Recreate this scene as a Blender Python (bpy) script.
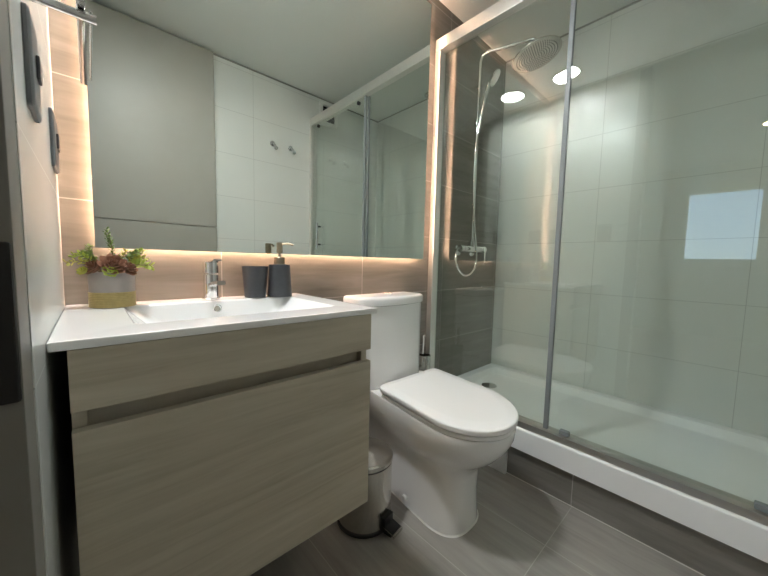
import bpy, bmesh, math, random
from mathutils import Vector, Matrix
random.seed(4)
S = bpy.context.scene
for o in list(bpy.data.objects):
    bpy.data.objects.remove(o, do_unlink=True)
COL = S.collection
PI = math.pi

# ------------------------------------------------------------------ camera
FPX, YAW, PIT, ROL = 319.3, 0.742, 0.0811, 0.0229
fw = Vector((math.sin(YAW)*math.cos(PIT), math.cos(YAW)*math.cos(PIT), -math.sin(PIT)))
r0 = Vector((math.cos(YAW), -math.sin(YAW), 0)); u0 = r0.cross(fw)
rr = r0*math.cos(ROL) + u0*math.sin(ROL); uu = -r0*math.sin(ROL) + u0*math.cos(ROL)
cd = bpy.data.cameras.new('camera'); cam = bpy.data.objects.new('camera', cd); COL.objects.link(cam)
M = Matrix((rr, uu, -fw)).transposed().to_4x4(); M.translation = Vector((0.0492, -1.1551, 0.9628))
cam.matrix_world = M
cd.sensor_fit = 'HORIZONTAL'; cd.sensor_width = 36; cd.lens = FPX/768*36; cd.clip_start = 0.01
S.camera = cam

# ------------------------------------------------------------------ light levels, world, exposure
DOWNLIGHT = 66.0      # emission of the ceiling panel
LED = 38.0            # emission of the LED chips behind the mirror
BEDLAMP = 30.0
SKY = .8
S.view_settings.view_transform = 'Standard'; S.view_settings.look = 'None'
S.view_settings.gamma = 1; S.view_settings.use_curve_mapping = False
S.view_settings.exposure = 2.0
W = bpy.data.worlds.new('sky'); S.world = W; W.use_nodes = True
nt = W.node_tree; nt.nodes.clear()
tc = nt.nodes.new('ShaderNodeTexCoord'); sp = nt.nodes.new('ShaderNodeSeparateXYZ')
rp = nt.nodes.new('ShaderNodeValToRGB'); bg = nt.nodes.new('ShaderNodeBackground'); wo = nt.nodes.new('ShaderNodeOutputWorld')
rp.color_ramp.elements[0].position = 0.0; rp.color_ramp.elements[0].color = (0.62, 0.80, 1.0, 1)
rp.color_ramp.elements[1].position = 0.35; rp.color_ramp.elements[1].color = (0.26, 0.50, 1.0, 1)
nt.links.new(tc.outputs['Generated'], sp.inputs[0]); nt.links.new(sp.outputs['Z'], rp.inputs[0])
nt.links.new(rp.outputs[0], bg.inputs[0]); bg.inputs[1].default_value = SKY
nt.links.new(bg.outputs[0], wo.inputs[0])

# ------------------------------------------------------------------ materials
def new_mat(name):
    m = bpy.data.materials.new(name); m.use_nodes = True
    n = m.node_tree; b = n.nodes['Principled BSDF']
    return m, n, b
def plain(name, col, rough=.5, metal=0., coat=0., spec=.5, vary=0., scale=30):
    m, n, b = new_mat(name)
    b.inputs['Base Color'].default_value = (*col, 1); b.inputs['Roughness'].default_value = rough
    b.inputs['Metallic'].default_value = metal; b.inputs['Coat Weight'].default_value = coat
    b.inputs['Specular IOR Level'].default_value = spec
    if vary:
        t = n.nodes.new('ShaderNodeTexCoord'); z = n.nodes.new('ShaderNodeTexNoise')
        z.inputs['Scale'].default_value = scale; z.inputs['Detail'].default_value = 4
        x = n.nodes.new('ShaderNodeMix'); x.data_type = 'RGBA'
        x.inputs[6].default_value = (*[c*(1-vary) for c in col], 1); x.inputs[7].default_value = (*[min(1, c*(1+vary)) for c in col], 1)
        n.links.new(t.outputs['Object'], z.inputs['Vector']); n.links.new(z.outputs['Fac'], x.inputs[0])
        n.links.new(x.outputs[2], b.inputs['Base Color'])
    return m
def emit(name, col, s):
    m = bpy.data.materials.new(name); m.use_nodes = True; n = m.node_tree; n.nodes.clear()
    e = n.nodes.new('ShaderNodeEmission'); o = n.nodes.new('ShaderNodeOutputMaterial')
    e.inputs[0].default_value = (*col, 1); e.inputs[1].default_value = s; n.links.new(e.outputs[0], o.inputs[0])
    return m
def mnode(n, op, a, b=None):
    x = n.nodes.new('ShaderNodeMath'); x.operation = op
    for i, v in enumerate((a, b)):
        if v is None: continue
        if isinstance(v, (int, float)): x.inputs[i].default_value = v
        else: n.links.new(v, x.inputs[i])
    return x.outputs[0]
def grain(n, col, dark, light, stretch, seedv=None):
    """stone / wood streaks running along the axis with the smallest scale"""
    t = n.nodes.new('ShaderNodeTexCoord'); mp = n.nodes.new('ShaderNodeMapping')
    mp.inputs['Scale'].default_value = stretch
    n.links.new(t.outputs['Object'], mp.inputs['Vector'])
    vec = mp.outputs[0]
    if seedv is not None:
        va = n.nodes.new('ShaderNodeVectorMath'); va.operation = 'ADD'
        n.links.new(vec, va.inputs[0]); n.links.new(seedv, va.inputs[1]); vec = va.outputs[0]
    z = n.nodes.new('ShaderNodeTexNoise'); z.inputs['Scale'].default_value = 1; z.inputs['Detail'].default_value = 6
    z.inputs['Roughness'].default_value = .62; z.inputs['Distortion'].default_value = .6
    n.links.new(vec, z.inputs['Vector'])
    r = n.nodes.new('ShaderNodeValToRGB')
    e = r.color_ramp.elements; e[0].position = .28; e[0].color = (*dark, 1); e[1].position = .75; e[1].color = (*light, 1)
    m = e.new(.5); m.color = (*col, 1)
    n.links.new(z.outputs['Fac'], r.inputs[0])
    return r.outputs[0], t
def tile(name, col, grout, ua, va, u0, v0, w, h, gap, rough, streak=None, coat=0.):
    """rectangular tiles in the plane of world axes ua, va with grout lines"""
    m, n, b = new_mat(name)
    t = n.nodes.new('ShaderNodeTexCoord'); s = n.nodes.new('ShaderNodeSeparateXYZ'); n.links.new(t.outputs['Object'], s.inputs[0])
    ds, ids = [], []
    for ax, o, p in ((ua, u0, w), (va, v0, h)):
        q = mnode(n, 'DIVIDE', mnode(n, 'SUBTRACT', s.outputs[ax], o), p)
        ids.append(mnode(n, 'FLOOR', q))
        d = mnode(n, 'ABSOLUTE', mnode(n, 'SUBTRACT', mnode(n, 'FRACT', mnode(n, 'ADD', q, .5)), .5))
        ds.append(mnode(n, 'MULTIPLY', d, p))
    g = mnode(n, 'LESS_THAN', mnode(n, 'MINIMUM', ds[0], ds[1]), gap/2)
    x = n.nodes.new('ShaderNodeMix'); x.data_type = 'RGBA'; n.links.new(g, x.inputs[0])
    x.inputs[7].default_value = (*grout, 1)
    if streak:
        cb = n.nodes.new('ShaderNodeCombineXYZ')
        n.links.new(mnode(n, 'MULTIPLY', ids[0], 7.3), cb.inputs[0]); n.links.new(mnode(n, 'MULTIPLY', ids[1], 3.7), cb.inputs[1])
        n.links.new(mnode(n, 'ADD', mnode(n, 'MULTIPLY', ids[1], 5.1), ids[0]), cb.inputs[2])
        c, _ = grain(n, col, streak[0], streak[1], streak[2], cb.outputs[0])
        n.links.new(c, x.inputs[6])
    else:
        x.inputs[6].default_value = (*col, 1)
    n.links.new(x.outputs[2], b.inputs['Base Color'])
    ro = mnode(n, 'ADD', mnode(n, 'MULTIPLY', g, .9-rough), rough); n.links.new(ro, b.inputs['Roughness'])
    bp = n.nodes.new('ShaderNodeBump'); bp.inputs['Strength'].default_value = .25; bp.inputs['Distance'].default_value = .001
    n.links.new(mnode(n, 'SUBTRACT', 1.0, g), bp.inputs['Height']); n.links.new(bp.outputs[0], b.inputs['Normal'])
    b.inputs['Coat Weight'].default_value = coat
    return m
WHITE = (.69, .71, .68); GROUTW = (.42, .44, .42)
Z0 = .206
m_tile_right = tile('white wall tile', WHITE, GROUTW, 'Y', 'Z', -.003, Z0, .6, .3, .0022, .22)
m_tile_front = tile('white wall tile front', WHITE, GROUTW, 'X', 'Z', .375, Z0, .6, .3, .0022, .22)
TAUPE = (.215, .20, .178); TD = (.165, .152, .134); TL = (.272, .255, .23); GR = (.46, .44, .40)
m_tile_back = tile('taupe stone tile', TAUPE, GR, 'X', 'Z', .37, Z0, .6, .3, .003, .32, (TD, TL, (2.2, 8, 24)))
m_tile_plinth = tile('taupe plinth tile', TAUPE, GR, 'Y', 'Z', -.783, -.1, .6, .6, .003, .32, (TD, TL, (8, 2.2, 24)))
m_tile_floor = tile('taupe floor tile', (.30, .285, .26), (.44, .42, .385), 'X', 'Y', .57, -.787, .3, .6, .0026, .28, ((.235, .222, .20), (.37, .35, .32), (24, 2.2, 8)))
m_ceiling = plain('ceiling paint', (.80, .82, .79), .8, vary=.02, scale=6)
m_plaster = plain('bedroom plaster', (.55, .54, .50), .85, vary=.03, scale=5)
m_bedfloor = plain('bedroom floorboards', (.30, .24, .18), .5, vary=.15, scale=8)
m_frame = plain('door frame paint', (.20, .195, .175), .45, vary=.04, scale=12)
m_door = plain('grey door laminate', (.34, .33, .295), .42, vary=.03, scale=14)
m_black = plain('black metal', (.005, .005, .005), .55, vary=.2)
m_blackplastic = plain('black plastic', (.015, .015, .015), .35, vary=.2)
m_ceramic = plain('white ceramic', (.88, .88, .87), .10, coat=.3, vary=.012, scale=4)
m_tray = plain('white acrylic', (.88, .89, .89), .25, vary=.012, scale=4)
m_seat = plain('white seat plastic', (.88, .88, .87), .16, vary=.012, scale=4)
m_chrome = plain('chrome', (.80, .80, .80), .08, 1.0, vary=.03, scale=50)
m_steel = plain('brushed steel', (.62, .60, .56), .19, 1.0, vary=.08, scale=60)
m_alu = plain('satin aluminium', (.80, .79, .76), .32, .85, vary=.03, scale=40)
m_alurail = plain('polished rail', (.45, .44, .41), .28, .9, vary=.05, scale=40)
m_bronze = plain('brushed nickel bronze', (.36, .30, .22), .28, 1.0, vary=.1, scale=60)
m_charcoal = plain('charcoal stoneware', (.050, .053, .060), .5, vary=.15, scale=70)
m_potgrey = plain('grey cement pot', (.30, .27, .25), .75, vary=.08, scale=60)
m_gold = plain('gold painted band', (.42, .33, .14), .45, .5, vary=.2, scale=120)
m_soil = plain('dark soil', (.03, .022, .015), .95, vary=.5, scale=90)
m_plumleaf = plain('plum succulent leaf', (.21, .095, .055), .4, vary=.5, scale=60)
m_limeleaf = plain('lime succulent leaf', (.36, .46, .07), .42, vary=.3, scale=45)
m_greenleaf = plain('green sprig leaf', (.17, .25, .06), .45, vary=.4, scale=60)
m_goldleaf = plain('yellow green sprig leaf', (.42, .42, .07), .45, vary=.35, scale=60)
m_paleleaf = plain('pale grey green leaf', (.42, .48, .38), .5, vary=.2, scale=60)
m_stem = plain('sprig stem', (.16, .12, .05), .6, vary=.2)
m_plate = plain('grey switch plastic', (.13, .14, .145), .35, vary=.06)
m_rocker = plain('dark switch key', (.06, .06, .065), .3, vary=.1)
m_rubber = plain('grey seal', (.22, .24, .25), .45, vary=.08)
m_white = plain('white plastic', (.75, .75, .72), .4, vary=.02)
m_dark = plain('dark opening', (.02, .02, .02), .9, vary=.3)
m_diff = emit('lit ceiling diffuser', (.96, .985, 1.0), DOWNLIGHT)
m_led = emit('warm LED chips', (1.0, .62, .42), LED)
m_bed = emit('warm lamp diffuser', (1.0, .72, .36), BEDLAMP)
m_mirror = plain('mirror silver', (.80, .83, .79), .0, 1.0)
m_edge = plain('polished mirror edge', (.55, .62, .58), .1, .6, vary=.05)
# oak laminate
m_oak, n, b = new_mat('grey oak laminate')
c, _ = grain(n, (.51, .455, .355), (.415, .365, .275), (.585, .53, .43), (2.6, 30, 40))
n.links.new(c, b.inputs['Base Color']); b.inputs['Roughness'].default_value = .5
# clear glass with a faint green tint: transmission plus Fresnel reflection, for every ray alike
m_glass = bpy.data.materials.new('clear shower glass'); m_glass.use_nodes = True; n = m_glass.node_tree; n.nodes.clear()
ge = n.nodes.new('ShaderNodeNewGeometry'); fr = n.nodes.new('ShaderNodeFresnel')
n.links.new(mnode(n, 'ADD', 1.66, mnode(n, 'MULTIPLY', ge.outputs['Backfacing'], 1/1.66-1.66)), fr.inputs['IOR'])
tr = n.nodes.new('ShaderNodeBsdfTransparent'); tr.inputs[0].default_value = (.935, .965, .945, 1)
gl = n.nodes.new('ShaderNodeBsdfGlossy'); gl.inputs['Roughness'].default_value = 0.0; gl.inputs['Color'].default_value = (1, 1, 1, 1)
mx = n.nodes.new('ShaderNodeMixShader'); ou = n.nodes.new('ShaderNodeOutputMaterial')
n.links.new(fr.outputs[0], mx.inputs[0]); n.links.new(tr.outputs[0], mx.inputs[1]); n.links.new(gl.outputs[0], mx.inputs[2]); n.links.new(mx.outputs[0], ou.inputs[0])

# ------------------------------------------------------------------ building helpers (all shapes given in room coordinates)
ORG = {}
def thing(name, label, cat, loc, group=None):
    o = bpy.data.objects.new(name, None); COL.objects.link(o); o.location = loc; o.empty_display_size = .05
    ORG[o.name] = Vector(loc); o['label'] = label; o['category'] = cat
    if group: o['group'] = group
    return o
def obj(name, bm, mat, parent=None, smooth=True, label=None, auto=35, mats=None):
    bmesh.ops.recalc_face_normals(bm, faces=bm.faces)
    off = ORG[parent.name] if parent else Vector((0, 0, 0))
    if parent: bmesh.ops.translate(bm, verts=bm.verts, vec=-off)
    me = bpy.data.meshes.new(name); 
    if smooth:
        for f in bm.faces: f.smooth = True
        for e in bm.edges:
            if len(e.link_faces) == 2 and e.calc_face_angle(0) > math.radians(auto): e.smooth = False
    bm.to_mesh(me); bm.free()
    for m in (mats or [mat]): me.materials.append(m)
    o = bpy.data.objects.new(name, me); COL.objects.link(o); ORG[o.name] = off
    if parent: o.parent = parent
    if label: o['label'] = label
    if smooth:
        wn = o.modifiers.new('weighted normals', 'WEIGHTED_NORMAL'); wn.keep_sharp = True
    return o
def tag(o, label, cat, group=None):
    o['label'] = label; o['category'] = cat
    if group: o['group'] = group
    return o
def struct(name, bm, mat, label=None, **k):
    o = obj(name, bm, mat, **k); o['kind'] = 'structure'
    if label: o['label'] = label
    return o
def bx(bm, x0, x1, y0, y1, z0, z1, bev=0, seg=2, mi=0):
    x0, x1 = sorted((x0, x1)); y0, y1 = sorted((y0, y1)); z0, z1 = sorted((z0, z1))
    vs = [bm.verts.new((x, y, z)) for x in (x0, x1) for y in (y0, y1) for z in (z0, z1)]
    fs = [bm.faces.new([vs[i] for i in q]) for q in ((0, 1, 3, 2), (4, 6, 7, 5), (0, 4, 5, 1), (2, 3, 7, 6), (0, 2, 6, 4), (1, 5, 7, 3))]
    for f in fs: f.material_index = mi
    if bev:
        es = set(e for f in fs for e in f.edges)
        bmesh.ops.bevel(bm, geom=list(es), offset=bev, segments=seg, profile=.5, affect='EDGES')
    return bm
def box(*a, **k): return bx(bmesh.new(), *a, **k)
def loft(bm, rings, cap0=True, cap1=True, closed=True):
    R = [[bm.verts.new(p) for p in r] for r in rings]
    n = len(R[0])
    for a, c in zip(R, R[1:]):
        for i in range(n if closed else n-1):
            j = (i+1) % n
            bm.faces.new((a[i], a[j], c[j], c[i]))
    if cap0: bm.faces.new(R[0][::-1])
    if cap1: bm.faces.new(R[-1])
    return R
def frame_of(d):
    d = d.normalized(); a = Vector((0, 0, 1)) if abs(d.z) < .9 else Vector((1, 0, 0))
    x = d.cross(a).normalized(); return x, d.cross(x).normalized()
def tube(bm, pts, r, n=14, caps=True):
    pts = [Vector(p) for p in pts]; rs = r if isinstance(r, (list, tuple)) else [r]*len(pts)
    rings = []; x = None
    for i, p in enumerate(pts):
        d = (pts[min(i+1, len(pts)-1)]-pts[max(i-1, 0)]).normalized()
        if x is None: x, y = frame_of(d)
        else:
            x = (x - d*x.dot(d)).normalized(); y = d.cross(x)
        rings.append([p + (x*math.cos(2*PI*k/n) + y*math.sin(2*PI*k/n))*rs[i] for k in range(n)])
    loft(bm, rings, caps, caps); return bm
def smooth_path(pts, k=8):
    P = [Vector(p) for p in pts]; P = [P[0]*2-P[1]] + P + [P[-1]*2-P[-2]]; out = []
    for i in range(1, len(P)-2):
        for j in range(k):
            t = j/k; a, b_, c_, d = P[i-1], P[i], P[i+1], P[i+2]
            out.append(.5*((2*b_)+(c_-a)*t+(2*a-5*b_+4*c_-d)*t*t+(3*b_-a-3*c_+d)*t**3))
    out.append(P[-2]); return out
def lathe(bm, c, prof, n=40, axis=(0, 0, 1), cap0=True, cap1=True):
    """prof: (radius, distance along axis)"""
    c = Vector(c); ax = Vector(axis).normalized(); x, y = frame_of(ax)
    loft(bm, [[c + ax*h + (x*math.cos(2*PI*k/n)+y*math.sin(2*PI*k/n))*max(r, 1e-4) for k in range(n)] for r, h in prof], cap0, cap1)
    return bm
def rrect(cx, cy, hx, hy, r, z, k=6):
    out = []
    for sx, sy, a0 in ((1, 1, 0), (-1, 1, PI/2), (-1, -1, PI), (1, -1, 1.5*PI)):
        for i in range(k+1):
            a = a0 + PI/2*i/k
            out.append((cx+sx*(hx-r)+r*math.cos(a), cy+sy*(hy-r)+r*math.sin(a), z))
    return out

# ------------------------------------------------------------------ the room
XR, XS, YF, H = 2.191, 1.44, -1.388, 2.344
struct('floor', box(-.1, XR, YF, 0, -.05, 0), m_tile_floor, smooth=False)
struct('ceiling', box(-.1, XR+.1, YF-.1, .1, H, H+.08), m_ceiling, smooth=False)
struct('wall_back', box(-.1, XR+.1, 0, .1, -.05, H), m_tile_back, smooth=False)
struct('wall_right', box(XR, XR+.1, YF-.1, 0, -.05, H), m_tile_right, smooth=False)
struct('wall_front', box(-.1, XR, YF-.1, YF, -.05, H), m_tile_front, smooth=False)
bm = bmesh.new(); bx(bm, -.1, -.005, -.615, 0, -.05, H); bx(bm, -.1, -.005, YF, -.615, 2.33, H)
struct('wall_left', bm, m_tile_right, smooth=False)
struct('trim_1', box(XS, 1.47, YF, 0, 0, .145), m_tile_plinth, 'dark taupe tiled plinth under the white shower tray edge', smooth=False)
# door frame in the left wall, with a black strike plate
struct('trim_3', box(1.4365, 1.4398, YF, -.001, 0, .002), plain('pale floor grout', (.62, .60, .56), .8, vary=.1), 'pale grout line where the plinth meets the floor', smooth=False)
m_gapshade = plain('painted ceiling gap shade', (.26, .26, .24), .9, vary=.1)  # dark strips carry the shade of the ceiling gap in their colour
struct('trim_4', box(-.004, XR-.0005, YF+.0002, YF+.0025, 2.333, H-.0005), m_gapshade, 'dark strip painted as the shadow line between front wall and ceiling', smooth=False)
struct('trim_5', box(XR-.003, XR-.0004, YF+.003, -.0005, 2.333, H-.0005), m_gapshade, 'dark strip painted as the shadow line between shower wall and ceiling', smooth=False)
fr = struct('trim_2', box(-.1, -.006, -.68, -.615, 0, 2.33, bev=.002), m_frame, 'dark grey door frame post at the left edge')
obj('strike_plate', box(-.065, -.0072, -.6865, -.6795, .815, .974, bev=.003), m_black, fr, label='black strike plate on the door frame')
# door leaf, opened flat against the front wall
d = struct('door_1', box(.012, .700, -1.380, -1.347, .01, 2.326, bev=.002), m_door, 'grey flush door opened against the tiled front wall')
obj('upper_panel', box(.012, .700, -1.3475, -1.340, 1.177, 2.326, bev=.002), m_door, d)
obj('lower_panel', box(.012, .700, -1.3475, -1.340, .01, 1.171, bev=.002), m_door, d)

# bedroom beyond the doorway, seen only as a reflection in the shower glass
BX = -3.6
struct('floor_bedroom', box(BX, -.1, -3.0, .8, -.05, 0), m_bedfloor, smooth=False)
struct('ceiling_bedroom', box(BX, -.1, -3.0, .8, 2.42, 2.5), m_plaster, smooth=False)
bm = bmesh.new()
WY0, WY1, WZ0, WZ1 = -1.36, -.62, 1.09, 2.05
bx(bm, BX-.1, BX, -3.0, WY0, 0, 2.42); bx(bm, BX-.1, BX, WY1, .8, 0, 2.42); bx(bm, BX-.1, BX, WY0, WY1, 0, WZ0); bx(bm, BX-.1, BX, WY0, WY1, WZ1, 2.42)
struct('wall_bedroom_far', bm, m_plaster, smooth=False)
struct('wall_bedroom_back', box(BX, -.1, .8, .9, 0, 2.42), m_plaster, smooth=False)
struct('wall_bedroom_front', box(BX, -.1, -3.1, -3.0, 0, 2.42), m_plaster, smooth=False)
bm = bmesh.new(); bx(bm, -.2, -.101, .1, .8, 0, 2.42); bx(bm, -.2, -.101, -3.0, YF-.1, 0, 2.42); bx(bm, -.12, -.101, YF-.1, .1, 2.345, 2.42)
struct('wall_bedroom_near', bm, m_plaster, smooth=False)
bm = bmesh.new()
for q in ((WY0, WY0+.02, WZ0, WZ1), (WY1-.02, WY1, WZ0, WZ1), (WY0+.02, WY1-.02, WZ0, WZ0+.02), (WY0+.02, WY1-.02, WZ1-.02, WZ1)):
    bx(bm, BX-.07, BX-.03, *q)
w = struct('window_1', bm, m_white, 'white framed bedroom window')
obj('pane', box(BX-.053, BX-.047, WY0+.02, WY1-.02, WZ0+.02, WZ1-.02), m_glass, w, smooth=False)

# ------------------------------------------------------------------ ceiling lamps
def downlight(x, y, z, r, mat, label):
    t = thing('ceiling_light', label, 'ceiling light', (x, y, z))
    obj('trim_ring', lathe(bmesh.new(), (x, y, z), [(r-.001, 0), (r+.012, 0), (r+.012, -.008), (r+.006, -.014), (r-.001, -.014)], 48, cap0=False, cap1=False), m_white, t)
    obj('diffuser', lathe(bmesh.new(), (x, y, z), [(r-.001, -.001), (r-.001, -.012)], 48), mat, t)
downlight(.31, -.235, H, .088, m_diff, 'round white ceiling light above the washbasin')
downlight(-2.1, -1.33, 2.42, .09, m_bed, 'round warm ceiling light in the bedroom beyond the door')

# ------------------------------------------------------------------ mirror with LED halo
MX0, MX1, MZ0, MZ1, MY = .058, 1.360, .983, 2.257, -.030
t = thing('wall_mirror', 'large frameless backlit mirror on the taupe tiled wall', 'mirror', (MX0, 0, MZ0))
obj('mirror_glass', box(MX0, MX1, MY, MY+.001, MZ0, MZ1), m_mirror, t, smooth=False)
obj('backing_panel', box(MX0, MX1, MY+.001, MY+.006, MZ0, MZ1), m_edge, t, smooth=False)
ix = .026
bm = bmesh.new()
a0, a1, c0, c1 = MX0+ix, MX1-ix, MZ0+ix, MZ1-ix
for q in ((a0, a0+.012, c0, c1), (a1-.012, a1, c0, c1), (a0+.012, a1-.012, c0, c0+.012), (a0+.012, a1-.012, c1-.012, c1)):
    bx(bm, q[0], q[1], -.024, -.0005, q[2], q[3])
obj('mounting_frame', bm, m_alu, t, smooth=False)
def chips(p0, p1, nrm):
    bm = bmesh.new(); p0, p1, nrm = Vector(p0), Vector(p1), Vector(nrm); L = (p1-p0).length; k = int(L/.0165)
    for i in range(k):
        c = p0.lerp(p1, (i+.5)/k) + nrm*.0012; h = [.0045 if abs(nrm[j]) < .5 else .001 for j in range(3)]
        bx(bm, c.x-h[0], c.x+h[0], c.y-.0035, c.y+.0035, c.z-h[2], c.z+h[2])
    return bm
ly = -.014
for p, q, nn in (((a0, ly, c0), (a0, ly, c1), (-1, 0, 0)), ((a1, ly, c0), (a1, ly, c1), (1, 0, 0)), ((a0, ly, c0), (a1, ly, c0), (0, 0, -1)), ((a0, ly, c1), (a1, ly, c1), (0, 0, 1))):
    obj('led_strip', chips(p, q, nn), m_led, t, smooth=False, label='warm lit LED strip')

# ------------------------------------------------------------------ vanity
CX0, CX1, CY, CZ0, CZ1 = .017, .616, -.488, .269, .8185
t = thing('vanity_cabinet', 'wall hung grey oak vanity cabinet under the white washbasin', 'cabinet', (.316, -.24, CZ0))
bm = bmesh.new()
bx(bm, CX0, CX0+.018, CY+.020, 0, CZ0, CZ1); bx(bm, CX1-.018, CX1, CY+.020, 0, CZ0, CZ1)
bx(bm, CX0+.018, CX1-.018, CY+.022, -.001, CZ0, CZ0+.018); bx(bm, CX0+.018, CX1-.018, -.02, -.001, CZ0+.018, CZ1)
bx(bm, CX0+.018, CX1-.018, CY+.022, CY+.06, CZ1-.018, CZ1)
obj('carcass', bm, m_oak, t, smooth=False)
obj('front_panel', box(CX0, CX1, CY, CY+.0195, .720, CZ1, bev=.0008), m_oak, t, smooth=False)
obj('drawer', box(CX0, CX1, CY, CY+.0195, CZ0, .688, bev=.0008), m_oak, t, smooth=False)
obj('grip_recess', box(CX0+.018, CX1-.018, CY+.040, CY+.055, .655, .745), m_oak, t, smooth=False, label='shadowed grip slot above the drawer')

# washbasin: counter slab with a sunken rectangular bowl
t = thing('washbasin', 'white ceramic washbasin top on the oak vanity cabinet', 'sink', (.32, -.245, .819))
ZT = .834
bm = bmesh.new()
cx, cy, hx, hy = .317, -.245, .321, .2445
bcx, bcy = .335, -.243
def bowl(hx_, hy_, z, r, dx=0, dy=0): return rrect(bcx+dx, bcy+dy, hx_, hy_, r, z)
rings = [rrect(cx, cy, hx-.012, hy-.012, .004, .8195), rrect(cx, cy, hx-.001, hy-.001, .004, .8195), rrect(cx, cy, hx, hy, .005, .8205), rrect(cx, cy, hx, hy, .005, .8325),
         rrect(cx, cy, hx-.0015, hy-.0015, .005, ZT), rrect(cx, cy, hx-.006, hy-.006, .005, ZT+.0002), rrect(cx, cy, hx-.018, hy-.018, .006, ZT),
         bowl(.232, .156, ZT, .022), bowl(.228, .152, ZT-.002, .024), bowl(.224, .149, ZT-.007, .026),
         bowl(.175, .138, ZT-.058, .04, .0, .003), bowl(.160, .125, ZT-.070, .05, 0, .004), bowl(.06, .05, ZT-.076, .03, -.02, .02), bowl(.024, .024, ZT-.078, .0235, -.02, .02)]
R = loft(bm, rings, False, False)
R2 = loft(bm, [bowl(.024, .024, ZT-.078, .0235, -.02, .02), bowl(.024, .024, ZT-.09, .0235, -.02, .02), bowl(.19, .15, ZT-.086, .05), bowl(.245, .168, ZT-.02, .03), rrect(cx, cy, hx-.012, hy-.012, .004, .8195)], False, False)
bmesh.ops.remove_doubles(bm, verts=bm.verts, dist=.00005)
obj('basin', bm, m_ceramic, t, auto=50)
obj('overflow_ring', lathe(bmesh.new(), (.328, -.0968, .8095), [(.0125, -.004), (.0125, .004), (.0105, .0055), (.0085, .004), (.0085, .001)], 28, axis=(0, -1, .16)), m_chrome, t, label='chrome overflow ring')
obj('drain_plug', lathe(bmesh.new(), (.315, -.223, ZT-.0795), [(.022, 0), (.022, .003), (.018, .005), (.001, .006)], 28), m_chrome, t, label='chrome drain plug')

# faucet
fx, fy = .323, -.056
t = thing('faucet', 'chrome single lever faucet at the back of the washbasin', 'faucet', (fx, fy, ZT))
obj('base_ring', lathe(bmesh.new(), (fx, fy, ZT), [(.026, .0), (.026, .004), (.024, .006), (.021, .0065)], 36), m_chrome, t)
obj('body', lathe(bmesh.new(), (fx, fy, ZT), [(.0215, .005), (.0215, .076), (.020, .079)], 36), m_chrome, t)
bm = lathe(bmesh.new(), (fx, fy, ZT), [(.020, .081), (.0228, .083), (.0228, .114), (.0215, .117), (.001, .1175)], 36)
loft(bm, [[(fx+s*.012*k, fy-.005, ZT+.113+h) for s, h in ((-1, 0), (1, 0), (1, .005), (-1, .005))] if k == 1 else [(fx+s*.011, fy-.075, ZT+.121+h) for s, h in ((-1, 0), (1, 0), (1, .005), (-1, .005))] for k in (1, 2)])
obj('lever', bm, m_chrome, t)
bm = bmesh.new()
loft(bm, [[(fx+px_, y, z+pz) for px_, pz in ((-.012, -.004), (-.009, -.0065), (.009, -.0065), (.012, -.004), (.012, .004), (.009, .0065), (-.009, .0065), (-.012, .004))] for y, z in ((fy-.012, ZT+.046), (fy-.05, ZT+.053), (fy-.095, ZT+.058), (fy-.105, ZT+.058))])
obj('spout', bm, m_chrome, t)

# ------------------------------------------------------------------ potted succulents
px_, py_ = .087, -.086
t = thing('potted_plant', 'small grey and gold pot of artificial succulents at left of the washbasin', 'plant', (px_, py_, ZT))
pot = obj('pot', lathe(bmesh.new(), (px_, py_, ZT), [(.030, .0005), (.044, .0005), (.0455, .003), (.0465, .086), (.0455, .0875), (.042, .087), (.041, .076)], 48, cap1=False), m_potgrey, t)
bm = bmesh.new(); prof = []
for i in range(9): prof += [(.0462, .0008+i*.0042), (.0472, .0020+i*.0042), (.0472, .0032+i*.0042)]
lathe(bm, (px_, py_, ZT), prof+[(.0465, .0385)], 48)
obj('gold_band', bm, m_gold, pot, label='ribbed gold band')
obj('soil', lathe(bmesh.new(), (px_, py_, ZT), [(.0405, .070), (.0415, .078), (.03, .082), (.001, .084)], 30), m_soil, t)
def leaf(bm, base, dirv, L, wd, th=.22, curl=.3, up=Vector((0, 0, 1))):
    base = Vector(base); dirv = Vector(dirv).normalized(); sx = dirv.cross(up)
    if sx.length < .05: sx = Vector((1, 0, 0))
    sx.normalize(); nz = sx.cross(dirv).normalized(); rings = []
    for s, wk in ((0, .25), (.2, .62), (.45, .95), (.65, 1.), (.82, .78), (.94, .42), (1, .08)):
        c = base + dirv*L*s + nz*(curl*L*s*s)
        rings.append([c + sx*math.cos(a)*wd*wk/2 + nz*(math.sin(a)*wd*wk*th/2 + abs(math.cos(a))*wd*wk*.10) for a in (2*PI*i/8 for i in range(8))])
    loft(bm, rings)
def rosette(c, axis, rad, n_rings, mat, name, seed):
    rnd = random.Random(seed); c = Vector(c); ax = Vector(axis).normalized(); x, y = frame_of(ax); bm = bmesh.new()
    for k in range(n_rings):
        f = k/(n_rings-1) if n_rings > 1 else 0
        m = max(4, int(9-4*f)); tilt = .18+1.0*f
        for i in range(m):
            a = 2*PI*(i+.5*(k % 2))/m + rnd.uniform(-.12, .12)
            rad_dir = x*math.cos(a)+y*math.sin(a)
            leaf(bm, c+ax*.004*k, rad_dir*math.cos(tilt)+ax*math.sin(tilt), rad*(1-.55*f)*rnd.uniform(.9, 1.08), rad*.62*(1-.45*f), .25, .28, ax)
    return obj(name, bm, mat, t)
zt = ZT+.088
rosette((px_+.002, py_-.022, zt+.012), (.1, -.8, .6), .033, 6, m_plumleaf, 'rosette', 1)['label'] = 'large plum rosette in the middle'
rosette((px_-.030, py_-.012, zt+.006), (-.5, -.5, .6), .024, 5, m_plumleaf, 'rosette', 2)['label'] = 'plum rosette on the left'
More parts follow.
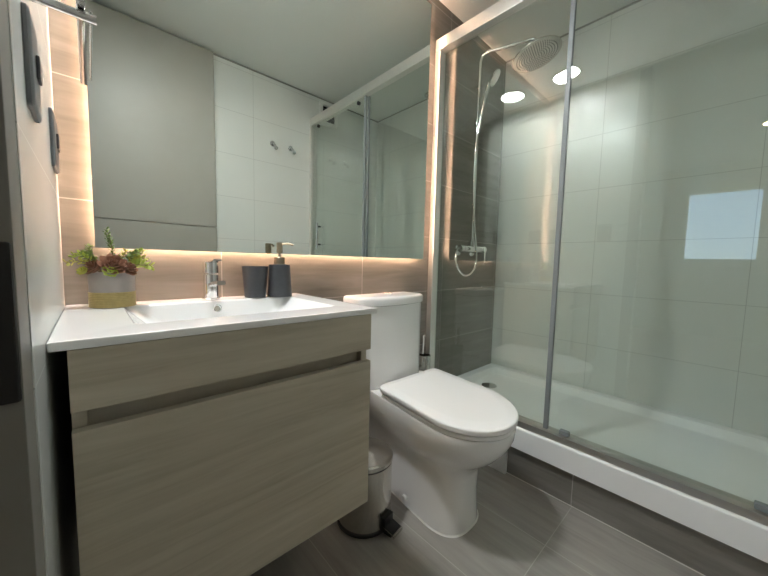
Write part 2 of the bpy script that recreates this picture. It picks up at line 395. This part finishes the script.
rosette((px_-.004, py_-.038, zt+.000), (.05, -.9, .5), .018, 3, m_limeleaf, 'rosette', 3)['label'] = 'small lime rosette at the front'
rosette((px_+.028, py_-.022, zt+.004), (.5, -.6, .6), .024, 5, m_plumleaf, 'rosette', 5)['label'] = 'plum rosette on the right'
rosette((px_+.026, py_+.004, zt+.018), (.3, -.5, .8), .024, 3, m_paleleaf, 'rosette', 6)['label'] = 'pale grey green rosette'
rosette((px_-.052, py_-.018, zt+.002), (-.5, -.7, .4), .013, 3, m_goldleaf, 'rosette', 8)['label'] = 'small lime rosette hanging at left'
rosette((px_+.02, py_+.022, zt+.014), (.2, .2, .9), .026, 3, m_plumleaf, 'rosette', 9)
def sprig(p0, p1, bow, n_leaf, L, wd, mat, seed, lab):
    rnd = random.Random(seed); p0, p1 = Vector(p0), Vector(p1)
    path = [p0.lerp(p1, s/8) + Vector(bow)*math.sin(PI*s/8) for s in range(9)]
    st = obj('sprig', tube(bmesh.new(), path, [.0015-.0001*i for i in range(9)], 6), m_stem, t, label=lab)
    bm = bmesh.new()
    for i in range(n_leaf):
        s = .25+.75*i/(n_leaf-1); k = min(int(s*8), 7); c = path[k].lerp(path[k+1], s*8-k)
        d = (path[min(k+1, 8)]-path[k]).normalized(); x, y = frame_of(d); a = i*2.4+rnd.uniform(-.3, .3)
        dd = (x*math.cos(a)+y*math.sin(a))*.85 + d*.45
        leaf(bm, c, dd, L*rnd.uniform(.8, 1.15)*(1-.3*s), wd*(1-.3*s), .3, .15)
    obj('leaves', bm, mat, st)
sprig((px_, py_+.004, zt), (px_-.006, py_+.004, zt+.107), (.006, 0, 0), 34, .0125, .007, m_greenleaf, 1, 'tall upright green sprig')
sprig((px_-.02, py_, zt), (px_-.058, py_-.012, zt+.045), (0, 0, .012), 20, .016, .010, m_greenleaf, 2, 'green sprig leaning left')
sprig((px_-.022, py_-.004, zt), (px_-.08, py_-.02, zt+.022), (0, 0, .014), 16, .016, .010, m_goldleaf, 3, 'yellow green sprig reaching left')
sprig((px_+.02, py_+.004, zt), (px_+.052, py_-.008, zt+.052), (0, 0, .010), 20, .017, .011, m_greenleaf, 4, 'green sprig leaning right')
sprig((px_+.022, py_-.004, zt), (px_+.070, py_-.014, zt+.036), (0, 0, .012), 18, .017, .010, m_goldleaf, 5, 'yellow green sprig leaning right')
sprig((px_+.026, py_-.012, zt), (px_+.080, py_-.024, zt+.016), (0, 0, .012), 20, .021, .013, m_limeleaf, 6, 'lime sprig reaching right')
sprig((px_+.012, py_+.010, zt), (px_+.030, py_+.006, zt+.056), (0, 0, .004), 16, .015, .009, m_goldleaf, 7, 'short yellow green sprig behind')

sprig((px_-.02, py_+.008, zt), (px_-.040, py_-.004, zt+.062), (-.008, 0, .006), 22, .015, .009, m_greenleaf, 8, 'loose green sprig rising at left')
sprig((px_-.024, py_-.010, zt), (px_-.072, py_-.016, zt+.040), (0, 0, .016), 18, .016, .010, m_limeleaf, 9, 'lime sprig arching left')
sprig((px_+.028, py_, zt), (px_+.064, py_+.002, zt+.058), (.004, 0, .010), 20, .015, .009, m_limeleaf, 10, 'lime sprig rising at right')

# ------------------------------------------------------------------ tumbler and soap dispenser
tx, ty = .456, -.066
tag(obj('tumbler', lathe(bmesh.new(), (tx, ty, ZT), [(.030, .0008), (.033, .0008), (.034, .003), (.0415, .103), (.0412, .105), (.0385, .105), (.038, .102), (.031, .006), (.001, .005)], 48), m_charcoal), 'charcoal bathroom tumbler on the washbasin beside the faucet', 'cup')
sx_, sy_ = .537, -.078
t = thing('soap_dispenser', 'charcoal soap dispenser with bronze pump head on the washbasin', 'soap dispenser', (sx_, sy_, ZT))
obj('bottle', lathe(bmesh.new(), (sx_, sy_, ZT), [(.036, .0008), (.0405, .0008), (.0415, .003), (.0355, .108), (.034, .112), (.016, .113)], 48), m_charcoal, t)
obj('collar', lathe(bmesh.new(), (sx_, sy_, ZT), [(.0185, .1125), (.0185, .136), (.017, .138), (.006, .138), (.0055, .152)], 32), m_bronze, t, label='bronze screw collar')
pu = obj('pump_head', lathe(bmesh.new(), (sx_, sy_, ZT), [(.0095, .152), (.0105, .153), (.0105, .186), (.0095, .188), (.001, .1885)], 28), m_bronze, t, label='bronze pump head')
obj('nozzle', tube(bmesh.new(), smooth_path([(sx_+.006, sy_-.005, ZT+.183), (sx_+.022, sy_-.018, ZT+.1845), (sx_+.034, sy_-.034, ZT+.180)], 5), .0038, 12), m_bronze, pu)

# ------------------------------------------------------------------ toilet
TX = 1.07
t = thing('toilet', 'white close coupled toilet with closed lid between vanity and shower', 'toilet', (TX, -.35, 0))
def D(hw, yb, yf, z, front=.24, rb=.03, xc=TX, pw=2.25, n=26):
    """D-shaped outline: straight back with rounded corners, curved front"""
    pts = []; ym = yf+front
    for i in range(n+1):                           # front curve from right side to left side
        a = PI*i/n; c_, s_ = math.cos(a), math.sin(a)
        pts.append((xc+hw*math.copysign(abs(c_)**(2/pw), c_), ym-front*abs(s_)**(2/pw), z))
    for s in range(1, 6): pts.append((xc-hw, ym+(yb-rb-ym)*s/5, z))
    for i in range(1, 6): a = PI-PI/2*i/5; pts.append((xc-hw+rb+rb*math.cos(a), yb-rb+rb*math.sin(a), z))
    for i in range(0, 6): a = PI/2-PI/2*i/5; pts.append((xc+hw-rb+rb*math.cos(a), yb-rb+rb*math.sin(a), z))
    for s in range(1, 5): pts.append((xc+hw, yb-rb+(ym-yb+rb)*s/5, z))
    return pts
B = -.012
def skew(rings):                                   # the pan stands a little askew to the wall
    return [[(x+.12*(min(y, -.12)+.45), y, z) for x, y, z in r] for r in rings]
L0 = 1.062
rings = [D(.123, B, -.573, .001, .16, xc=1.048, pw=2.7), D(.125, B, -.576, .006, .16, xc=1.048, pw=2.7), D(.121, B, -.572, .05, .16, xc=1.048, pw=2.7), D(.117, B, -.570, .13, .16, xc=1.05, pw=2.6), D(.117, B, -.575, .20, .16, xc=1.052, pw=2.5), D(.122, B, -.582, .232, .17, xc=1.056, pw=2.4),
         D(.142, B, -.615, .262, .19, xc=L0, pw=2.2), D(.163, B, -.655, .295, .20, xc=L0, pw=2.1), D(.178, B, -.688, .335, .20, xc=L0, pw=2.), D(.185, B, -.704, .372, .20, xc=L0, pw=2.), D(.186, B, -.708, .402, .20, xc=L0, pw=2.), D(.184, B, -.706, .410, .20, xc=L0, pw=2.), D(.170, B, -.69, .4105, .20, xc=L0, pw=2.)]
bm = bmesh.new(); loft(bm, skew(rings)); obj('bowl', bm, m_ceramic, t, auto=60)
bm = bmesh.new(); loft(bm, skew([D(.126, B, -.577, .0004, .16, xc=1.048, pw=2.7), D(.1285, B, -.580, .0008, .16, xc=1.048, pw=2.7), D(.1255, B, -.5765, .0045, .16, xc=1.048, pw=2.7)])); obj('sealant_bead', bm, m_white, t, label='white sealant bead around the foot')
def DS(hw, yb, yf, z): return D(hw, yb, yf, z, .20, .03, L0, 2.0)
bm = bmesh.new(); loft(bm, skew([DS(.180, -.21, -.702, .411), DS(.1845, -.207, -.708, .4135), DS(.1850, -.207, -.709, .4255), DS(.181, -.21, -.704, .428)])); obj('seat', bm, m_seat, t, auto=60)
bm = bmesh.new(); loft(bm, skew([DS(.182, -.198, -.706, .4295), DS(.1880, -.194, -.713, .4325), DS(.1888, -.194, -.714, .4455), DS(.1868, -.195, -.712, .4495), DS(.182, -.199, -.706, .4520), DS(.163, -.215, -.688, .4528), DS(.157, -.22, -.682, .4545), DS(.143, -.23, -.666, .4550)])); obj('lid', bm, m_seat, t, auto=60)
obj('hinge', lathe(bmesh.new(), (TX-.055, -.185, .4115), [(.011, 0), (.011, .016), (.009, .018)], 20), m_chrome, t)
obj('hinge', lathe(bmesh.new(), (TX+.095, -.185, .4115), [(.011, 0), (.011, .016), (.009, .018)], 20), m_chrome, t)
def bow(hw, yb, yc, ym, z, r=.022, xc=1.062, n=18):
    pts = []
    for i in range(n+1):
        s = -1+2*i/n; y = ym+(yc-ym)*s*s
        # round the front corners
        e = max(0, (abs(s)-(1-r/hw))/(r/hw)); y += r*(1-math.sqrt(max(0, 1-e*e)))
        pts.append((xc+hw*s, y, z))
    pts += [(xc+hw, yb-.004, z), (xc+hw-.004, yb, z), (xc-hw+.004, yb, z), (xc-hw, yb-.004, z)]
    return pts
bm = bmesh.new(); loft(bm, [bow(.186, -.012, -.125, -.168, .4115), bow(.190, -.012, -.127, -.172, .418), bow(.196, -.012, -.122, -.168, .60), bow(.199, -.012, -.118, -.164, .772)]); obj('cistern', bm, m_ceramic, t, auto=50)
bm = bmesh.new(); loft(bm, [bow(.199, -.010, -.120, -.166, .7735), bow(.206, -.010, -.126, -.172, .776), bow(.2065, -.010, -.126, -.172, .800), bow(.203, -.011, -.122, -.168, .810), bow(.194, -.014, -.113, -.158, .814), bow(.15, -.03, -.08, -.12, .8155)]); cl = obj('cistern_lid', bm, m_ceramic, t, auto=50)
bm = bmesh.new(); lathe(bm, (1.062, -.075, .815), [(.024, 0), (.024, .004), (.022, .005), (.021, .004), (.020, .0035)], 32); obj('flush_button', bm, m_chrome, cl, label='round chrome flush button')
obj('bolt_cover', lathe(bmesh.new(), (.915, -.36, .055), [(.011, .0), (.011, .006), (.008, .010), (.001, .011)], 20, axis=(-1, 0, 0)), m_white, t)

# ------------------------------------------------------------------ pedal bin
bX, bY, bR = .778, -.278, .100
t = thing('pedal_bin', 'small brushed steel pedal bin between vanity and toilet', 'bin', (bX, bY, 0))
obj('base_ring', lathe(bmesh.new(), (bX, bY, 0), [(bR, .0005), (bR+.004, .002), (bR+.004, .012), (bR+.001, .014)], 56), m_blackplastic, t, label='black base ring')
obj('body', lathe(bmesh.new(), (bX, bY, 0), [(bR, .013), (bR, .232)], 56), m_steel, t)
obj('rim', lathe(bmesh.new(), (bX, bY, 0), [(bR-.002, .231), (bR+.001, .232), (bR+.001, .238), (bR-.004, .239)], 56), m_blackplastic, t, label='black rim under the lid')
obj('lid', lathe(bmesh.new(), (bX, bY, 0), [(bR-.004, .238), (bR+.003, .239), (bR+.003, .252), (bR-.003, .257), (bR-.012, .255), (bR-.03, .259), (bR-.06, .263), (.001, .265)], 56), m_steel, t)
pa = math.radians(-80); pd = Vector((math.cos(pa), math.sin(pa), 0)); pn = Vector((-pd.y, pd.x, 0)); pc = Vector((bX, bY, 0))
bm = bmesh.new()
def obx(bm, r0_, r1_, h, z0, z1, zt0=0, zt1=0):
    loft(bm, [[pc+pd*r_+pn*s*h+Vector((0, 0, z+zz)) for s, z in ((-1, z0), (1, z0), (1, z1), (-1, z1))] for r_, zz in ((r0_, zt0), (r1_, zt1))])
obx(bm, bR-.006, bR+.016, .024, .012, .062); obx(bm, bR+.01, bR+.04, .020, .006, .016)
obj('pedal_housing', bm, m_blackplastic, t, smooth=False, label='black pedal housing')
bm = bmesh.new(); obx(bm, bR+.012, bR+.056, .027, .026, .0285, .006, -.004); obx(bm, bR+.054, bR+.057, .027, .014, .025)
pe = obj('pedal', bm, m_steel, t, smooth=False)
bm = bmesh.new(); obx(bm, bR+.014, bR+.052, .024, .0286, .031, .006, -.003); obj('pedal_pad', bm, m_blackplastic, pe, smooth=False, label='black rubber pedal pad')

# ------------------------------------------------------------------ toilet brush
bx_ = 1.328
t = thing('toilet_brush', 'steel toilet brush holder in the corner behind the toilet', 'toilet brush', (bx_, -.085, 0))
obj('holder', lathe(bmesh.new(), (bx_, -.085, 0), [(.032, .0005), (.034, .004), (.034, .478), (.032, .481), (.030, .478), (.030, .30)], 36), m_steel, t)
obj('handle', lathe(bmesh.new(), (bx_-.008, -.085, .20), [(.005, 0), (.005, .30), (.006, .38), (.0065, .385), (.001, .387)], 18), m_chrome, t)

# pale slab standing against the plinth beside the toilet
tag(obj('slab', box(1.417, 1.4355, -.515, -.30, .0005, .130, bev=.002), m_seat), 'pale flat slab on edge against the plinth right of the toilet', 'slab')

# ------------------------------------------------------------------ shower tray
t = thing('shower_tray', 'wide white shower tray on a dark tiled plinth', 'shower tray', ((XS+XR)/2, -.7, .146))
bm = bmesh.new()
x0, x1, y0, y1 = 1.418, XR-.001, YF+.001, -.001
tcx, tcy, thx, thy = (x0+x1)/2, (y0+y1)/2, (x1-x0)/2, (y1-y0)/2
ix_ = tcx+.02
loft(bm, [rrect(tcx, tcy, thx, thy, .004, .1455), rrect(tcx, tcy, thx, thy, .004, .236), rrect(tcx, tcy, thx-.002, thy-.002, .004, .2405), rrect(tcx, tcy, thx-.007, thy-.004, .004, .242),
          rrect(ix_, tcy, thx-.075, thy-.05, .03, .242), rrect(ix_, tcy, thx-.082, thy-.057, .035, .239), rrect(ix_, tcy, thx-.100, thy-.075, .045, .212), rrect(ix_, tcy, thx-.115, thy-.09, .05, .205), rrect(1.87, -.6, .10, .3, .05, .202)])
obj('basin', bm, m_tray, t, auto=50)
obj('drain_cover', lathe(bmesh.new(), (1.86, -.175, .2055), [(.046, 0), (.046, .004), (.042, .007), (.001, .009)], 36), m_chrome, t, label='chrome drain cover')

# ------------------------------------------------------------------ shower enclosure: frame with fixed pane, and the sliding door
t = thing('shower_screen', 'fixed glass shower screen in an aluminium frame', 'shower screen', (1.46, -.03, .2424))
obj('top_rail', box(1.437, 1.487, YF+.001, -.001, 2.076, 2.136, bev=.003), m_alu, t)
obj('bottom_rail', box(1.431, 1.492, YF+.001, -.001, .2424, .2700, bev=.002), m_alurail, t)
obj('wall_profile', box(1.437, 1.487, -.034, -.001, .2703, 2.0755, bev=.003), m_alu, t)
obj('wall_profile', box(1.437, 1.487, YF+.001, YF+.034, .2703, 2.0755, bev=.003), m_alu, t)
obj('fixed_pane', box(1.476, 1.482, -.650, -.0345, .2703, 2.0755), m_glass, t, smooth=False)
obj('pane_stile', box(1.4725, 1.4855, -.662, -.648, .2703, 2.0755, bev=.002), m_rubber, t, label='grey seal strip on the pane edge')
t = thing('shower_door', 'sliding glass shower door beside the fixed screen', 'shower door', (1.455, -1.0, .262))
obj('door_pane', box(1.452, 1.458, -1.346, -.666, .2745, 2.0745), m_glass, t, smooth=False)
obj('stile', box(1.4485, 1.4645, -.672, -.654, .2715, 2.0745, bev=.002), m_rubber, t, label='slim grey stile along the door edge')
for yy in (-.735, -1.265):
    obj('guide_clip', box(1.4465, 1.4715, yy-.018, yy+.018, .2705, .289, bev=.003), m_rubber, t)
for yy in (-.74, -1.27):
    obj('roller', lathe(bmesh.new(), (1.447, yy, 2.052), [(.012, 0), (.012, .016), (.010, .018)], 24, axis=(1, 0, 0)), m_black, t, label='dark roller')
bm = tube(bmesh.new(), [(1.420, -1.225, 1.06), (1.420, -1.225, 1.27)], .008, 16)
hd = obj('handle', bm, m_chrome, t)
for zz in (1.095, 1.240):
    obj('standoff', tube(bmesh.new(), [(1.421, -1.225, zz), (1.451, -1.225, zz)], .007, 12), m_black, hd)

# ------------------------------------------------------------------ shower fittings
SX = 1.79
t = thing('shower_column', 'chrome shower column with round rain head and mixer', 'shower', (SX, -.05, 1.06))
ry = -.052
obj('riser', tube(bmesh.new(), [(SX, ry, 1.10), (SX, ry, 1.7), (SX, ry, 2.14)] + smooth_path([(SX, ry, 2.15), (SX+.002, ry-.012, 2.182), (SX+.004, ry-.045, 2.192)], 5), .0095, 16), m_chrome, t)
obj('overhead_arm', tube(bmesh.new(), [(SX+.004, ry-.045, 2.192), (1.862, -.300, 2.192)] + smooth_path([(1.864, -.312, 2.192), (1.868, -.334, 2.184), (1.872, -.342, 2.160), (1.873, -.342, 2.115)], 5), .0095, 16), m_chrome, t)
hc = Vector((1.873, -.346, 2.097)); hn = Vector((-.04, .247, 1)).normalized(); hu, hv = frame_of(hn)
rh = obj('rain_head', lathe(bmesh.new(), hc, [(.001, -.005), (.118, -.005), (.124, -.002), (.125, .002), (.118, .006), (.05, .012), (.02, .024), (.001, .026)], 64, axis=hn), m_steel, t)
bm = bmesh.new()
for k in range(1, 9):
    m = 7*k
    for i in range(m):
        a = 2*PI*i/m; lathe(bm, hc+hu*(.0127*k*math.cos(a))+hv*(.0127*k*math.sin(a))-hn*.0088, [(.0016, 0), (.0026, .0038)], 6, axis=hn)
obj('nozzles', bm, m_rocker, rh, smooth=False, label='grey rubber nozzles')
obj('wall_bracket', tube(bmesh.new(), [(SX, -.0005, 2.018), (SX, ry, 2.018)], .008, 14), m_chrome, t)
obj('slider', lathe(bmesh.new(), (SX, ry, 1.785), [(.017, 0), (.019, .004), (.019, .036), (.017, .04)], 24), m_chrome, t)
# mixer valve
bm = tube(bmesh.new(), [(SX-.10, ry, 1.055), (SX+.10, ry, 1.055)], .0215, 24)
lathe(bm, (SX, ry, 1.05), [(.022, 0), (.022, .05), (.014, .055), (.012, .07)], 24)
mb = obj('mixer_body', bm, m_chrome, t)
for s in (-1, 1):
    bm = lathe(bmesh.new(), (SX+s*.075, -.0005, 1.045), [(.033, 0), (.033, .004), (.026, .012), (.014, .016), (.014, .05)], 28, axis=(0, -1, 0)); obj('wall_flange', bm, m_chrome, mb)
bm = lathe(bmesh.new(), (SX+.10, ry, 1.055), [(.0195, .001), (.024, .003), (.024, .034), (.020, .038)], 28, axis=(1, 0, 0))
loft(bm, [[(SX+.118+a, ry-.018+b_*.4, z) for a, b_ in ((-.007, -.01), (.007, -.01), (.007, .01), (-.007, .01))] for z in (1.055, 1.02, .975)])
obj('mixer_lever', bm, m_chrome, mb)
obj('diverter_knob', lathe(bmesh.new(), (SX-.10, ry, 1.055), [(.0195, .001), (.022, .003), (.022, .026), (.018, .03)], 28, axis=(-1, 0, 0)), m_chrome, mb)
# hand shower
t = thing('hand_shower', 'chrome hand shower clipped to the shower column with looped hose', 'hand shower', (SX, -.09, 1.78))
h0, h1 = Vector((SX-.030, -.078, 1.735)), Vector((SX-.016, -.125, 2.000))
obj('wand', tube(bmesh.new(), smooth_path([h0, h0.lerp(h1, .35)+Vector((0, .003, 0)), h0.lerp(h1, .75)+Vector((0, .003, 0)), h1], 6), [.010]*6+[.0105]*6+[.0115]*7, 18), m_chrome, t)
ax = Vector((.30, -.72, -.55)).normalized(); hh = h1+Vector((.012, -.022, .028))
obj('spray_head', lathe(bmesh.new(), hh-ax*.012, [(.012, -.004), (.030, .004), (.044, .014), (.046, .020), (.044, .024), (.001, .025)], 36, axis=ax), m_chrome, t)
hose = smooth_path([h0, (SX-.055, -.085, 1.66), (SX-.062, -.085, 1.45), (SX-.045, -.088, 1.22), (SX-.022, -.095, 1.05), (SX-.03, -.10, .96), (SX-.09, -.105, .905), (SX-.165, -.105, .90), (SX-.225, -.10, .955), (SX-.215, -.085, 1.02), (SX-.165, -.065, 1.052), (SX-.142, -.055, 1.056)], 10)
obj('hose', tube(bmesh.new(), hose, .0062, 12), m_chrome, t)

# ------------------------------------------------------------------ things on the front wall, seen in the mirror
hk = None
for i, (hx_, lab) in enumerate(((1.120, 'chrome robe hook on the white tiles, farther from the shower'), (1.268, 'chrome robe hook on the white tiles, nearer the shower'))):
    if hk is None:
        hk = thing('robe_hook', lab, 'hook', (hx_, YF, 1.855), 'robe hooks on the front wall')
        r = obj('rosette', lathe(bmesh.new(), (hx_, YF+.0005, 1.855), [(.021, 0), (.021, .006), (.018, .009)], 24, axis=(0, 1, 0)), m_chrome, hk)
        obj('peg', tube(bmesh.new(), smooth_path([(hx_, YF+.007, 1.855), (hx_, YF+.04, 1.838), (hx_, YF+.068, 1.806)], 5), [.010]*9+[.014]*2, 14), m_chrome, hk)
    else:
        o = hk.copy(); COL.objects.link(o); o.location = (hx_, YF, 1.855); o['label'] = lab
        for ch in list(hk.children):
            c = ch.copy(); COL.objects.link(c); c.parent = o
t = thing('air_vent', 'square white air vent high on the wall inside the shower', 'vent', (1.61, YF, 2.23))
bm = bmesh.new()
for q in ((1.53, 1.555, 2.125, 2.31), (1.68, 1.705, 2.125, 2.31), (1.555, 1.68, 2.125, 2.155), (1.555, 1.68, 2.285, 2.31)): bx(bm, q[0], q[1], YF+.0005, YF+.022, q[2], q[3])
obj('frame', bm, m_white, t, smooth=False)
obj('backing', box(1.555, 1.68, YF+.0005, YF+.003, 2.155, 2.285), m_dark, t, smooth=False, label='dark duct opening')
for k in range(3):
    z = 2.19+.034*k
    bm = bmesh.new(); loft(bm, [[(x, YF+.005, z+.010), (x, YF+.006, z+.011), (x, YF+.0125, z-.001), (x, YF+.0113, z-.002)] for x in (1.5555, 1.6795)]); obj('slat', bm, m_rocker, t, smooth=False)

# ------------------------------------------------------------------ things on the left wall
t = thing('towel_rail', 'chrome two armed towel rail high on the left wall', 'towel rail', (0, -.588, 1.258))
obj('wall_post', tube(bmesh.new(), [(-.0045, -.588, 1.258), (.0655, -.588, 1.258)], .0055, 18), m_chrome, t)
obj('arm', box(.0470, .0560, -.635, -.352, 1.264, 1.272, bev=.002), m_chrome, t)
obj('arm', tube(bmesh.new(), [(.0605, -.592, 1.266), (.0605, -.38, 1.266)], .002, 12), m_chrome, t)
def plate(name, y0_, y1_, z0_, z1_, lab, cat, keys_, pr=.008):
    t = thing(name, lab, cat, (-.005, (y0_+y1_)/2, (z0_+z1_)/2))
    bm = bmesh.new(); c_y, c_z = (y0_+y1_)/2, (z0_+z1_)/2
    prof = [(0, 0.0005), (0, pr*.6), (.003, pr*.9), (.010, pr)]
    rings = []
    for ins, x in prof:
        rings.append([(x-.005, p[0], p[1]) for p in rrect(c_y, c_z, (y1_-y0_)/2-ins, (z1_-z0_)/2-ins, .008, 0)])
    loft(bm, rings); obj('cover_plate', bm, m_plate, t)
    for a, b_ in keys_: obj('key' if name == 'light_switch' else 'socket', box(pr-.005, pr-.001, a, b_, c_z-.016, c_z+.016, bev=.0015), m_rocker, t)
plate('light_switch', -.520, -.430, 1.158, 1.285, 'grey light switch plate on the left wall near the door frame', 'switch', ((-.483, -.458),))
plate('power_outlet', -.170, -.065, 1.150, 1.270, 'grey outlet plate on the left wall near the mirror', 'outlet', ((-.137, -.10),))
